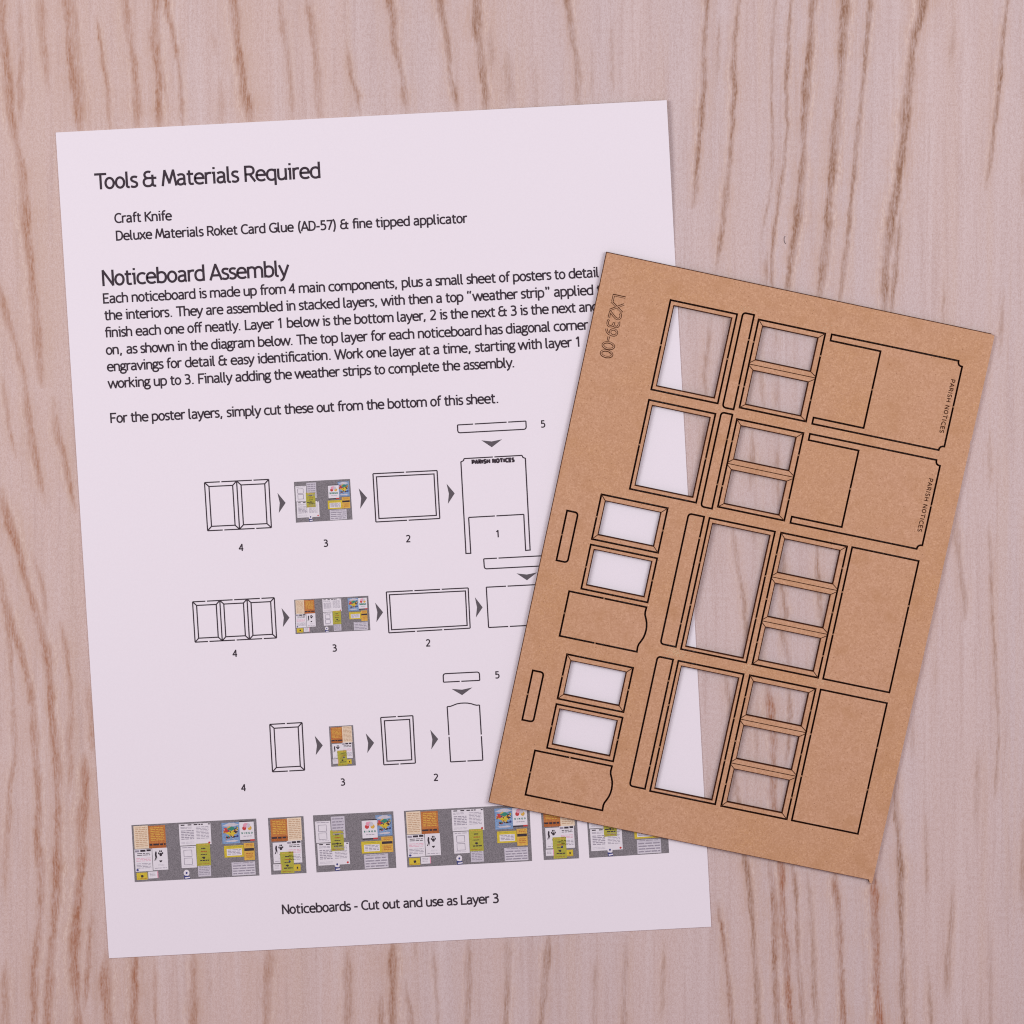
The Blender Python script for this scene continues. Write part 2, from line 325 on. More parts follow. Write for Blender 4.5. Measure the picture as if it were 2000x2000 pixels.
def make_wood():
    xd = np.arange(-160, 2161, 2.0)
    xs = np.concatenate([np.arange(-1600, -160, 10.0), xd, np.arange(2170, 3600, 10.0)])
    ys = np.concatenate([np.arange(-1600, -100, 25.0), np.arange(-100, 2101, 7.0), np.arange(2125, 3600, 25.0)])
    X, Y = np.meshgrid(xs, ys)
    g = np.zeros_like(X); halo = np.zeros_like(X); red = np.zeros_like(X); rim = np.zeros_like(X)
    rng = np.random.default_rng(3)
    allg = [(p if len(p) == 3 else p) for p in G]
    for k in range(150):                                    # the pattern runs on beyond the photo's frame
        if k < 110:
            x0 = rng.choice([rng.uniform(-1600, -20), rng.uniform(2020, 3600)]); y0 = rng.uniform(-1500, 3000)
        else:
            x0 = rng.uniform(-100, 2100); y0 = rng.choice([rng.uniform(-1500, -700), rng.uniform(2180, 2900)])
        ln = rng.uniform(200, 620); sl = rng.uniform(-.14, .14)
        allg.append(([(x0 + sl * t * ln + rng.normal(0, 5), y0 + t * ln) for t in np.linspace(0, 1, 6)], rng.uniform(7, 14), rng.uniform(.35, .9)))
    for it in allg:
        p, w, s = it[0], it[1], min(1.05, 1.04 * it[2] ** 0.8); rd = it[3] if len(it) > 3 else 0.0
        px = np.array([q[0] for q in p], float); py = np.array([q[1] for q in p], float)
        r = np.where((ys >= py[0]) & (ys <= py[-1]))[0]
        if len(r) == 0: continue
        yy = ys[r]
        cx = np.interp(yy, py, px)
        ph = rng.uniform(0, 6.3)
        cx = cx + 0.8 * np.sin(yy / 61.0 + ph) + 0.35 * np.sin(yy / 17.0 + 2 * ph) + rng.normal(0, 0.75, len(yy))
        tip = np.clip(np.minimum(yy - py[0], py[-1] - yy) / 45.0, 0, 1)
        ww = 1.26 * w * (0.55 + 0.45 * tip) * (1 + 0.16 * np.sin(yy / 37.0 + ph * 3) + 0.12 * np.sin(yy / 13.0 + ph))
        ss = s * (0.25 + 0.75 * tip) * (1 + 0.2 * np.sin(yy / 53.0 + ph * 5) + 0.12 * np.sin(yy / 17.0 + ph * 7))
        d = xs[None, :] - cx[:, None]
        u = d / (ww[:, None] * 0.5)
        edge = rng.choice([-1, 1])
        prof = 1 / (1 + np.exp(np.clip(np.abs(u) - 1.0, -9, 9) * 6.0))
        prof = prof * (0.74 + 0.26 * np.clip(u * edge, -1, 1))
        val = prof * ss[:, None]
        g[r] = np.maximum(g[r], val)
        hv = np.exp(-(np.abs(d) / (ww[:, None] * 1.7)) ** 2) * ss[:, None]
        halo[r] = np.maximum(halo[r], hv)
        rim[r] = np.maximum(rim[r], np.exp(-((u * edge + 1.75) / 0.55) ** 2) * ss[:, None])
        if rd > 0: red[r] = np.maximum(red[r], hv * rd)
    ny, nx = X.shape
    flat = np.stack([X.ravel(), Y.ravel()], 1)
    # pixel -> table plane, vectorised
    dirs = np.stack([(flat[:, 0] - 1000) / F, -(flat[:, 1] - 1000) / F, -np.ones(len(flat))], 1) @ ROT
    t = -CAMP[2] / dirs[:, 2]
    pos = (CAMP[None, :2] + t[:, None] * dirs[:, :2]) * S * MM
    co = np.zeros((len(flat), 3)); co[:, :2] = pos
    idx = np.arange(nx * ny).reshape(ny, nx)
    q = np.stack([idx[1:, :-1], idx[1:, 1:], idx[:-1, 1:], idx[:-1, :-1]], -1).reshape(-1, 4)
    me = bpy.data.meshes.new('wood_surface')
    me.vertices.add(len(co)); me.vertices.foreach_set('co', co.ravel())
    me.loops.add(q.size); me.loops.foreach_set('vertex_index', q.ravel().astype(np.int32))
    me.polygons.add(len(q)); me.polygons.foreach_set('loop_start', np.arange(0, q.size, 4, dtype=np.int32))
    me.update(calc_edges=True)
    warm = np.clip(0.5 - (X - 650) / 1500.0 + 0.18 * np.sin(X / 210.0), 0, 1) * np.ones_like(Y)
    for nm, arr in (('grain', g), ('halo', halo), ('red', red), ('warm', warm), ('rim', rim)):
        at_ = me.attributes.new(nm, 'FLOAT', 'POINT'); at_.data.foreach_set('value', arr.ravel().astype(np.float32))
    o = bpy.data.objects.new('wood_surface', me); COL.objects.link(o)
    tag(o, 'pale pinkish wood-effect surface with vertical brown grain lines under the sheet', kind='structure')
    # ---- material
    m = bpy.data.materials.new('wood'); m.use_nodes = True; nt = m.node_tree
    N = nt.nodes; Lk = nt.links; b = N['Principled BSDF']
    b.inputs['Roughness'].default_value = 0.6; b.inputs['Specular IOR Level'].default_value = 0.18
    tc = N.new('ShaderNodeTexCoord')
    def noise(sx, sy, detail=2.0, seed=0.0, rough=0.5, dist=0.0):
        mp = N.new('ShaderNodeMapping'); mp.inputs['Scale'].default_value = (sx, sy, 1); mp.inputs['Location'].default_value = (seed, seed * 1.7, seed)
        n = N.new('ShaderNodeTexNoise'); n.inputs['Scale'].default_value = 1; n.inputs['Detail'].default_value = detail
        n.inputs['Roughness'].default_value = rough; n.inputs['Distortion'].default_value = dist
        Lk.new(tc.outputs['Object'], mp.inputs[0]); Lk.new(mp.outputs[0], n.inputs['Vector'])
        return n.outputs['Fac']
    def mth(op, a, b2=None, c=None, clamp=False):
        n = N.new('ShaderNodeMath'); n.operation = op; n.use_clamp = clamp
        for i, x in enumerate((a, b2, c)):
            if x is None: continue
            if isinstance(x, (int, float)): n.inputs[i].default_value = x
            else: Lk.new(x, n.inputs[i])
        return n.outputs[0]
    def rng_(x, a, b2, c=0.0, d=1.0):
        n = N.new('ShaderNodeMapRange'); n.clamp = True
        for i, vv in enumerate((a, b2, c, d)): n.inputs[i + 1].default_value = vv
        Lk.new(x, n.inputs[0]); return n.outputs[0]
    def mix(f, a, b2):
        n = N.new('ShaderNodeMix'); n.data_type = 'RGBA'
        for s_, x in (('A', a), ('B', b2)):
            if isinstance(x, tuple): n.inputs[s_].default_value = (*x, 1)
            else: Lk.new(x, n.inputs[s_])
        if isinstance(f, float): n.inputs['Factor'].default_value = f
        else: Lk.new(f, n.inputs['Factor'])
        return n.outputs['Result']
    def attr(nm):
        n = N.new('ShaderNodeAttribute'); n.attribute_name = nm; return n.outputs['Fac']
    ag, ah, ar = attr('grain'), attr('halo'), attr('red')
    fib = noise(2500, 260, 4, 3.1, 0.65)          # ragged fibres inside the grain
    fib2 = noise(2700, 1000, 2, 9.7, 0.6)         # pores
    band = noise(75, 5, 2, 5.5)                   # broad tan / pink bands
    band2 = noise(240, 9, 3, 40.5, 0.6)           # narrow tan bands
    faint = noise(850, 30, 4, 12.3, 0.65, 0.4)    # faint secondary grain
    mott = noise(1900, 900, 3, 21.0, 0.65)        # print mottle
    fine = noise(4200, 2600, 2, 33.0, 0.6)
    base = mix(mth('MULTIPLY_ADD', attr('warm'), .75, mth('MULTIPLY', rng_(band, .36, .64), .6), clamp=True), COLW['pink'], COLW['tan'])
    base = mix(mth('MULTIPLY', rng_(band2, .52, .70), .55), base, COLW['halo2'])
    base = mix(mth('MULTIPLY', rng_(band2, .48, .30), .55), base, COLW['light'])
    base = mix(mth('MULTIPLY', rng_(faint, .5, .74), .55), base, COLW['faint'])
    base = mix(mth('MULTIPLY', rng_(mott, .48, .75), .45), base, COLW['faint'])
    base = mix(mth('MULTIPLY', rng_(mott, .52, .25), .40), base, COLW['light'])
    base = mix(mth('MULTIPLY', rng_(fine, .48, .70), .42), base, COLW['faint'])
    base = mix(mth('MULTIPLY', rng_(fine, .52, .30), .42), base, COLW['light'])
    hmask = mth('MULTIPLY', ah, rng_(fib, .34, .62, .12, .70))
    base = mix(hmask, base, COLW['halo'])
    base = mix(mth('MULTIPLY', attr('rim'), rng_(fib2, .46, .62, .0, .50)), base, COLW['rim'])
    k = mth('MULTIPLY', ag, rng_(fib, .34, .58, .45, 1.08))
    k = mth('MULTIPLY', k, rng_(fib2, .38, .60, .62, 1.12))
    k = mth('MULTIPLY', k, 1.0, clamp=True)
    gc = mix(ar, mix(attr('warm'), COLW['grain'], COLW['grain2']), COLW['red'])
    colr = mix(k, base, gc)
    Lk.new(colr, b.inputs['Base Color'])
    me.materials.append(m)
    return o
COLW = {'pink': (.580, .485, .465), 'tan': (.610, .472, .415), 'faint': (.460, .330, .286), 'light': (.680, .592, .570), 'halo2': (.585, .445, .362),
        'halo': (.535, .372, .277), 'grain': (.285, .157, .097), 'grain2': (.380, .198, .122), 'red': (.36, .156, .087), 'rim': (.750, .620, .525)}
make_wood()

# ------------------------------------------------------------------ materials
PAPER = mat('paper', (.805, .780, .810), .85, .1, .012, 2500)
INK = mat('ink', (.052, .040, .050), .8, .1, .25, 5000)
INK2 = mat('grey_ink', (.115, .105, .115), .8, .1, .25, 6000)
GREY = mat('grey_print', (.205, .195, .205), .8, .1, .40, 5200)
PRINT = {
 'cream': mat('cream_print', (.74, .62, .45), .8, .1, .12, 4200), 'orange': mat('orange_print', (.58, .25, .075), .8, .1, .45, 2600, (.38, .12, .04)),
 'rust': mat('rust_print', (.40, .13, .04), .8, .1, .25, 4200), 'white': mat('white_print', (.72, .71, .73), .8, .1, .05, 4200),
 'pale': mat('pale_print', (.54, .525, .57), .8, .1, .12, 4200), 'black': mat('black_print', (.05, .04, .05), .8, .1, .2, 4200),
 'yellow': mat('yellow_print', (.60, .48, .05), .8, .1, .16, 4200), 'green': mat('green_print', (.40, .39, .06), .8, .1, .16, 4200),
 'blue': mat('blue_print', (.20, .32, .50), .8, .1, .25, 3500), 'navy': mat('navy_print', (.05, .06, .22), .8, .1, .2, 4200),
 'red': mat('red_print', (.52, .06, .06), .8, .1, .2, 4200), 'pink': mat('pink_print', (.70, .33, .42), .8, .1, .15, 4200),
 'text': mat('pale_text_print', (.30, .28, .33), .8, .1, .2, 4200), 'gold': mat('gold_print', (.64, .40, .08), .8, .1, .2, 4200),
 'teal': mat('teal_print', (.05, .24, .17), .8, .1, .2, 4200), 'brown': mat('brown_text_print', (.50, .33, .20), .8, .1, .2, 4200),
}
PK = list(PRINT); PM = [PRINT[k] for k in PK]; PI = {k: i for i, k in enumerate(PK)}

# ------------------------------------------------------------------ instruction sheet
PC = [at(p, .3) for p in [(108.7, 258.8), (1301.8, 195.7), (1389.2, 1810), (212.7, 1871.6)]]
p_org = PC[0]
p_dx = (PC[1] - PC[0]) / np.hypot(*(PC[1] - PC[0])); p_dy = np.array([-p_dx[1], p_dx[0]])
def PL(px, z=.3):
    q = at(px, z) - p_org
    return np.array([q @ p_dx, q @ p_dy])
PCL = [PL(p) for p in [(108.7, 258.8), (1301.8, 195.7), (1389.2, 1810), (212.7, 1871.6)]]
PT = 0.28                                        # card thickness
def lift(x, y):
    """the free top right corner curls up a little"""
    a = max(0.0, (x - 70) / 78.0); b = max(0.0, 1 + y / 36.0)
    return 1.1 * a * a * min(1.0, 1.6 * b) + 0.0
def make_sheet():
    nu, nv = 72, 96
    v = []
    def P(i, j):
        u, w = i / nu, j / nv
        q = (1 - u) * (1 - w) * PCL[0] + u * (1 - w) * PCL[1] + u * w * PCL[2] + (1 - u) * w * PCL[3]
        return q
    top = [[P(i, j) for i in range(nu + 1)] for j in range(nv + 1)]
    mb = MB()
    vs = [(q[0], q[1], PT) for r in top for q in r] + [(q[0], q[1], 0.01) for r in top for q in r]
    W = nu + 1; K = W * (nv + 1)
    fs = []
    for j in range(nv):
        for i in range(nu):
            a = j * W + i
            fs.append((a + W, a + W + 1, a + 1, a)); fs.append((K + a, K + a + 1, K + a + W + 1, K + a + W))
    for i in range(nu):
        fs.append((i, i + 1, K + i + 1, K + i)); a = nv * W + i; fs.append((a + 1, a, K + a, K + a + 1))
    for j in range(nv):
        a = j * W; fs.append((a + W, a, K + a, K + a + W)); a = j * W + nu; fs.append((a, a + W, K + a + W, K + a))
    mb.add(vs, fs)
    o = mb.build('instruction_sheet', [PAPER], None, lift)
    o.matrix_world = Matrix(((p_dx[0], p_dy[0], 0, p_org[0] * MM), (p_dx[1], p_dy[1], 0, p_org[1] * MM), (0, 0, 1, 0), (0, 0, 0, 1)))
    return tag(o, 'white printed instruction sheet with text, diagrams and poster strips, partly under the brown board', 'instruction sheet')
SHEET = make_sheet()
ZI = PT + 0.03
def part(mb, name, mats, label=None, parent=None):
    o = mb.build(name, mats, parent or SHEET, lift)
    if label: o['label'] = label
    return o
def text_part(name, lines, em_px, w_px, label=None, mats=None):
    mb = MB()
    for t, a, b in lines:
        write(mb, t, PL(a), PL(b), em_px * S, w_px * S, ZI)
    return part(mb, name, mats or [INK], label)

text_part('heading', [('Tools & Materials Required', (183.8, 370.6), (625.8, 347.9))], 43.5, 4.5, 'heading about tools and materials at the top of the sheet')
text_part('tool_list', [('Craft Knife', (224.2, 435.9), (336, 430.2)),
    ('Deluxe Materials Roket Card Glue (AD-57) & fine tipped applicator', (227.3, 470), (914, 435.2))], 26.6, 3.1)
text_part('heading', [('Noticeboard Assembly', (200.6, 559.0), (566, 539.6))], 43.5, 4.5, 'heading about noticeboard assembly above the long paragraph')
text_part('paragraph', [
    ('Each noticeboard is made up from 4 main components, plus a small sheet of posters to detail', (202, 593), (1170.6, 541.2)),
    ('the interiors. They are assembled in stacked layers, with then a top \u201cweather strip\u201d applied to', (203.5, 625.8), (1187, 574.5)),
    ('finish each one off neatly. Layer 1 below is the bottom layer, 2 is the next & 3 is the next and', (204.7, 659.4), (1169, 607.8)),
    ('on, as shown in the diagram below. The top layer for each noticeboard has diagonal corner', (207.4, 693.2), (1150.4, 643.6)),
    ('engravings for detail & easy identification. Work one layer at a time, starting with layer 1', (209.6, 725.8), (1131.5, 677.2)),
    ('working up to 3. Finally adding the weather strips to complete the assembly.', (210.8, 758.8), (1004, 717.6))], 27.6, 3.1, 'six line paragraph running under the brown board')
text_part('paragraph', [('For the poster layers, simply cut these out from the bottom of this sheet.', (216.2, 826.6), (972.8, 787.2))], 27.6, 3.1, 'single line sentence above the diagrams')
text_part('caption', [('Noticeboards - Cut out and use as Layer 3', (551.6, 1785.7), (974.2, 1763.4))], 26.8, 3.1)

PDIR = np.array([1.0, -0.0527])
def number(ch, c, em=19.6):
    mb = MB(); k = em * 0.524
    a = PL((c[0] - k / 2, c[1] + 7 + .0527 * k / 2)); b = PL((c[0] + k / 2, c[1] + 7 - .0527 * k / 2))
    d = (b - a) / np.hypot(*(b - a))
    bx = [p[0] for st, _ in GP[ch][1] for p in st]
    mid = (min(bx) + max(bx)) / 2 - (min(bx) - 42)
    cen = (a + b) / 2
    write(mb, ch, cen - d * mid * em * S / 1000, cen + d * 10, em * S, 2.4 * S, ZI, 0, 1.0, 0)
    return part(mb, 'step_number', [INK])
for ch, c in [('5', (1060.7, 828)), ('4', (471.5, 1069.2)), ('3', (636.4, 1060.9)), ('2', (797.9, 1052)), ('1', (971.6, 1042.6)),
              ('4', (459.4, 1276)), ('3', (653.6, 1265.6)), ('2', (836.7, 1255.6)), ('5', (971.4, 1318)),
              ('4', (476.2, 1538.3)), ('3', (669.7, 1527.3)), ('2', (852, 1518.1))]:
    number(ch, c)
def arrow(a, tip, b, back):
    mb = MB(); mb.poly([PL(a), PL(tip), PL(back)], ZI); mb.poly([PL(tip), PL(b), PL(back)], ZI)
    part(mb, 'arrow_mark', [INK2])
for a, tip, b in [((541.9, 962.7), (557.8, 982.1), (544.6, 1001.8)), ((700.7, 953.9), (717, 972.4), (703.5, 993.5)),
                  ((872.3, 944.9), (888, 963.6), (874.9, 983.9)), ((940.2, 860), (960.5, 873.5), (980.5, 858)),
                  ((1008.9, 1119.9), (1029.2, 1133.3), (1049, 1118)), ((549.9, 1187.6), (565.4, 1206.2), (552.5, 1224.8)),
                  ((732.7, 1177.2), (748.2, 1195.8), (735.2, 1214.9)), ((927.6, 1166.5), (942.6, 1186.2), (929.6, 1205.9)),
                  ((881.9, 1345.5), (902.6, 1357.7), (922.7, 1342.6)), ((614.8, 1437.1), (630.4, 1455.8), (616.8, 1474.7)),
                  ((714.4, 1432.4), (730.6, 1450.8), (717.4, 1470.7)), ((840.4, 1425.5), (855.8, 1443.4), (842.4, 1463.5))]:
    m_ = ((a[0] + b[0]) / 2, (a[1] + b[1]) / 2)
    arrow(a, tip, b, (m_[0] + (tip[0] - m_[0]) * .22, m_[1] + (tip[1] - m_[1]) * .22))

LWD = 2.3 * S
def lerp(a, b, t): return (a[0] + (b[0] - a[0]) * t, a[1] + (b[1] - a[1]) * t)
def quad(c, x, y): return lerp(lerp(c[0], c[1], x), lerp(c[3], c[2], x), y)
def seg(mb, a, b, gaps=(), gw=1.6, w=LWD):
    """line a-b in photo pixels with small breaks at the given fractions"""
    L_ = math.hypot(b[0] - a[0], b[1] - a[1]); t0 = 0.0
    for g_ in list(gaps) + [None]:
        t1 = 1.0 if g_ is None else g_ - gw / L_
        mb.ribbon([PL(lerp(a, b, t0)), PL(lerp(a, b, t1))], w, ZI)
        if g_ is not None: t0 = g_ + gw / L_
def loop(mb, c, w=LWD):
    mb.ribbon([PL(p) for p in c], w, ZI, 0, True)
def frame_diagram(c, n, mit, inset):
    """drawn window frame: n panes, mitred corners or a plain double outline; breaks on the top and bottom lines"""
    mb = MB()
    gaps = [(k + .5) / n for k in range(n)] if mit else ([.5] if n != 3 else [1 / 3, 2 / 3])
    if not mit and n == 2: gaps = [.5]
    seg(mb, c[0], c[1], gaps); seg(mb, c[3], c[2], gaps); seg(mb, c[0], c[3]); seg(mb, c[1], c[2])
    Wp = math.hypot(c[1][0] - c[0][0], c[1][1] - c[0][1]); Hp = math.hypot(c[3][0] - c[0][0], c[3][1] - c[0][1])
    iy = inset / Hp
    m = n if mit else 1
    for k in range(m):
        x0, x1 = k / m, (k + 1) / m
        l, r = x0 + inset / Wp, x1 - inset / Wp
        pane = [quad(c, l, iy), quad(c, r, iy), quad(c, r, 1 - iy), quad(c, l, 1 - iy)]
        loop(mb, pane)
        if mit:
            for p, q in zip(pane, [quad(c, x0, 0), quad(c, x1, 0), quad(c, x1, 1), quad(c, x0, 1)]): seg(mb, p, q)
            if k: seg(mb, quad(c, x0, 0), quad(c, x0, 1))
    return part(mb, 'frame_diagram', [INK])
frame_diagram([(399.4, 942.5), (524.8, 936.3), (530.1, 1030.5), (405.5, 1036.6)], 2, True, 8.2)
frame_diagram([(728.4, 925.3), (853.6, 919), (859, 1012.6), (734.2, 1019.5)], 2, False, 6.4)
frame_diagram([(376.1, 1175.5), (535.6, 1167.3), (540.1, 1245.9), (381.1, 1254.2)], 3, True, 7.4)
frame_diagram([(754.5, 1156.3), (914.4, 1148.3), (918.3, 1226.8), (759.6, 1236)], 3, False, 5.7)
frame_diagram([(526.8, 1414.8), (589.9, 1411.3), (594.9, 1504.2), (532.3, 1507.5)], 1, True, 8.0)
frame_diagram([(743.5, 1401.4), (806.3, 1397.8), (811.3, 1490.4), (749.7, 1493.8)], 1, False, 6.8)

def strip_diagram(c, rb, gaps_top, gaps_bot):
    """weather strip outline; rb: which side has rounded corners"""
    mb = MB(); r = 4.0
    Wp = math.hypot(c[1][0] - c[0][0], c[1][1] - c[0][1]); Hp = math.hypot(c[3][0] - c[0][0], c[3][1] - c[0][1])
    rx, ry = r / Wp, r / Hp
    A = lambda x, y: quad(c, x, y)
    if rb == 'bottom':
        seg(mb, A(0, 0), A(1, 0), gaps_top)
        mb.ribbon([PL(p) for p in [A(0, 0), A(0, 1 - ry), A(.3 * rx, 1 - .3 * ry), A(rx, 1), A(1 - rx, 1), A(1 - .3 * rx, 1 - .3 * ry), A(1, 1 - ry), A(1, 0)]], LWD, ZI)
    else:
        seg(mb, A(0, 1), A(1, 1), gaps_bot)
        mb.ribbon([PL(p) for p in [A(0, 1), A(0, ry), A(.3 * rx, .3 * ry), A(rx, 0), A(1 - rx, 0), A(1 - .3 * rx, .3 * ry), A(1, ry), A(1, 1)]], LWD, ZI)
    part(mb, 'strip_diagram', [INK])
strip_diagram([(893.6, 830), (1027.1, 822.4), (1027.9, 838.3), (894.2, 845.5)], 'bottom', [.24, .73], [])
strip_diagram([(944.7, 1091.5), (1122, 1082.2), (1123.5, 1101.9), (946.2, 1111.2)], 'bottom', [.155, .84], [])
strip_diagram([(865.4, 1316), (936.2, 1312.4), (937, 1328.8), (866.2, 1332.4)], 'top', [], [.47])

mb = MB()                                        # legged noticeboard panel with its tiny heavy lettering
seg(mb, (906.4, 895.7), (1019.5, 889.4), [.51])
mb.ribbon([PL(p) for p in [(906.4, 895.7), (905.2, 899.6), (900.2, 902.3), (910.1, 1081), (919.5, 1080.6), (915.3, 1010.6)]], LWD, ZI)
seg(mb, (915.3, 1010.6), (1023, 1004.6), [.49])
mb.ribbon([PL(p) for p in [(1023, 1004.6), (1026.7, 1075), (1035.4, 1074.3), (1026.1, 895.2), (1021.4, 893.4), (1019.5, 889.4)]], LWD, ZI)
write(mb, 'PARISH NOTICES', PL((922.4, 906.2)), PL((1004.3, 901.6)), 10.2 * S, 3.3 * S, ZI + .01, 0, 1.0)
part(mb, 'panel_diagram', [INK], 'outline of the two legged panel with heavy lettering')
mb = MB()
seg(mb, (949.8, 1146.9), (1110, 1138.6), [.25, .75]); seg(mb, (954.3, 1225.6), (1114, 1217.2), [.25, .75])
seg(mb, (949.8, 1146.9), (954.3, 1225.6)); seg(mb, (1110, 1138.6), (1114, 1217.2))
part(mb, 'panel_diagram', [INK], 'plain rectangular panel outline running under the board')
mb = MB()
seg(mb, (873.4, 1380.2), (880.1, 1488.1), [.53]); seg(mb, (936.5, 1377), (943, 1484.6), [.55]); seg(mb, (880.1, 1488.1), (943, 1484.6), [.5])
arc = [(873.4, 1380.2), (879.5, 1379.6), (884, 1378.0), (892, 1374.8), (900, 1373.4), (906.2, 1373.1), (913, 1373.2), (921, 1374.6), (927, 1376.6), (931, 1377.4), (936.5, 1377)]
mb.ribbon([PL(p) for p in arc], LWD, ZI)
part(mb, 'panel_diagram', [INK], 'outline of the small panel with an arched top')

# ---- printed poster strips: grey ground with little posters on it
def rows(mb, c, x0, y0, x1, y1, n, col, z, gap=.5, rag=.25, rnd=None):
    rnd = rnd or random
    h = (y1 - y0) / n
    for k in range(n):
        ya = y0 + k * h; yb = ya + h * gap
        x = x0
        while x < x1 - 1e-4:
            w = (x1 - x0) * rnd.uniform(.16, .42); e = min(x1, x + w)
            if e - x > .02 * (x1 - x0):
                mb.poly([PL(quad(c, *p)) for p in ((x, ya), (e, ya), (e, yb), (x, yb))], z, PI[col])
            x = e + (x1 - x0) * .06
        if rnd.random() < rag: continue
def blob(mb, c, cx, cy, rx, ry, col, z, n=8, jit=.25, seed=0):
    r_ = random.Random(seed)
    mb.poly([PL(quad(c, cx + rx * math.cos(t) * (1 + r_.uniform(-jit, jit)), cy + ry * math.sin(t) * (1 + r_.uniform(-jit, jit)))) for t in [2 * math.pi * i / n for i in range(n)]], z, PI[col])
Z1, Z2, Z3, Z4 = ZI + .012, ZI + .024, ZI + .036, ZI + .048
def rectp(mb, c, x0, y0, x1, y1, col, z):
    mb.poly([PL(quad(c, *p)) for p in ((x0, y0), (x1, y0), (x1, y1), (x0, y1))], z, PI[col])
def sub(c, x0, y0, x1, y1):                      # a poster's own four corners inside the strip
    return [quad(c, x0, y0), quad(c, x1, y0), quad(c, x1, y1), quad(c, x0, y1)]
def P_cream(mb, c, z): rectp(mb, c, 0, 0, 1, 1, 'cream', z); rows(mb, c, .1, .07, .92, .95, 11, 'brown', z + .012, .38)
def P_orange(mb, c, z):
    rectp(mb, c, 0, 0, 1, 1, 'orange', z); rows(mb, c, .12, .08, .9, .7, 8, 'gold', z + .012, .45)
    rectp(mb, c, 0, .78, 1, 1, 'rust', z + .012); rows(mb, c, .03, .80, .97, .93, 1, 'black', z + .024, .6)
def P_notice(mb, c, z):
    rectp(mb, c, 0, 0, 1, 1, 'white', z)
    rectp(mb, c, .03, .04, .28, .13, 'text', z + .012); rectp(mb, c, .34, .03, .64, .12, 'black', z + .012); rectp(mb, c, .70, .02, .95, .11, 'black', z + .012)
    rows(mb, c, .15, .18, .9, .33, 2, 'black', z + .012, .4); rows(mb, c, .08, .40, .92, .58, 3, 'pink', z + .012, .35); rows(mb, c, .08, .64, .92, .9, 4, 'text', z + .012, .35)
    blob(mb, c, .12, .93, .07, .05, 'navy', z + .024)
def P_walker(mb, c, z):
    rectp(mb, c, 0, 0, 1, 1, 'white', z); q = z + .012; k = PI['black']
    body = [(.20, .15), (.27, .15), (.29, .22), (.27, .30), (.30, .42), (.26, .55), (.27, .56), (.24, .42), (.17, .56), (.10, .56), (.18, .42), (.15, .30), (.17, .22)]
    mb.poly([PL(quad(c, *p)) for p in body], q, k)
    blob(mb, c, .55, .30, .10, .085, 'black', q, 9, .1, 3)
    for x, y in ((.42, .24), (.50, .15), (.60, .15), (.68, .24)): blob(mb, c, x, y, .045, .055, 'black', q, 7, .1, 4)
    mb.poly([PL(quad(c, *p)) for p in ((.42, .57), (.64, .56), (.60, .62), (.53, .66), (.46, .63))], q, k)
    rows(mb, c, .35, .75, .75, .83, 2, 'pale', q, .4); rows(mb, c, .1, .9, .92, .96, 1, 'text', q, .4)
def P_yellow(mb, c, z): rectp(mb, c, 0, 0, 1, 1, 'yellow', z); blob(mb, c, .52, .5, .14, .2, 'black', z + .012, 8, .2, 1); rows(mb, c, .08, .82, .95, .95, 1, 'rust', z + .012, .5)
def P_note(mb, c, z): rectp(mb, c, 0, 0, 1, 1, 'white', z); rectp(mb, c, .9, 0, 1, 1, 'pink', z + .012); rows(mb, c, .15, .2, .7, .8, 3, 'text', z + .012, .3)
def P_twocol(mb, c, z):
    rectp(mb, c, 0, 0, 1, 1, 'white', z)
    for x in (.06, .28, .47, .62, .70, .92): rectp(mb, c, x, .025, x + (.12 if x < .6 else .06), .075, 'black', z + .012)
    rows(mb, c, .05, .14, .40, .24, 2, 'text', z + .012, .4); rows(mb, c, .06, .30, .46, .76, 6, 'text', z + .012, .5); rows(mb, c, .54, .16, .93, .76, 9, 'text', z + .012, .34)
    rows(mb, c, .05, .84, .45, .95, 2, 'pale', z + .012, .4); blob(mb, c, .93, .92, .035, .05, 'red', z + .012, 8, .1, 2)
def P_form(mb, c, z):
    rectp(mb, c, 0, 0, 1, 1, 'white', z); q = z + .012
    rows(mb, c, .1, .05, .9, .12, 1, 'text', q, .4)
    for y in (.18, .55):
        for a, b in (((.2, y), (.72, y)), ((.72, y), (.72, y + .3)), ((.72, y + .3), (.2, y + .3)), ((.2, y + .3), (.2, y))):
            mb.ribbon([PL(quad(c, *a)), PL(quad(c, *b))], .11, q, PI['text'])
    rows(mb, c, .12, .9, .85, .96, 1, 'pale', q, .4)
def P_green(mb, c, z):
    rectp(mb, c, 0, 0, 1, 1, 'green', z); q = z + .012
    rows(mb, c, .12, .05, .9, .11, 1, 'gold', q, .5)
    rows(mb, c, .36, .2, .66, .3, 1, 'black', q, .5); rows(mb, c, .32, .34, .76, .42, 1, 'rust', q, .6); rows(mb, c, .3, .48, .74, .55, 1, 'black', q, .5)
    blob(mb, c, .5, .64, .10, .05, 'black', q, 8, .3, 5); rows(mb, c, .24, .74, .88, .81, 1, 'black', q, .7); rows(mb, c, .1, .91, .9, .96, 1, 'rust', q, .4)
def P_list(mb, c, z): rectp(mb, c, 0, 0, 1, 1, 'pale', z); rows(mb, c, .08, .08, .9, .92, 6, 'text', z + .012, .4)
def P_badge(mb, c, z):
    q = z
    blob(mb, c, .5, .34, .42, .34, 'white', q, 10, .05, 1); blob(mb, c, .5, .34, .14, .12, 'navy', q + .012, 8, .1, 2)
    mb.poly([PL(quad(c, *p)) for p in ((.1, .58), (.9, .66), (.95, .95), (.2, 1.0))], q + .006, PI['navy'])
    mb.poly([PL(quad(c, *p)) for p in ((.25, .78), (.92, .74), (.94, .86), (.3, .92))], q + .02, PI['white'])
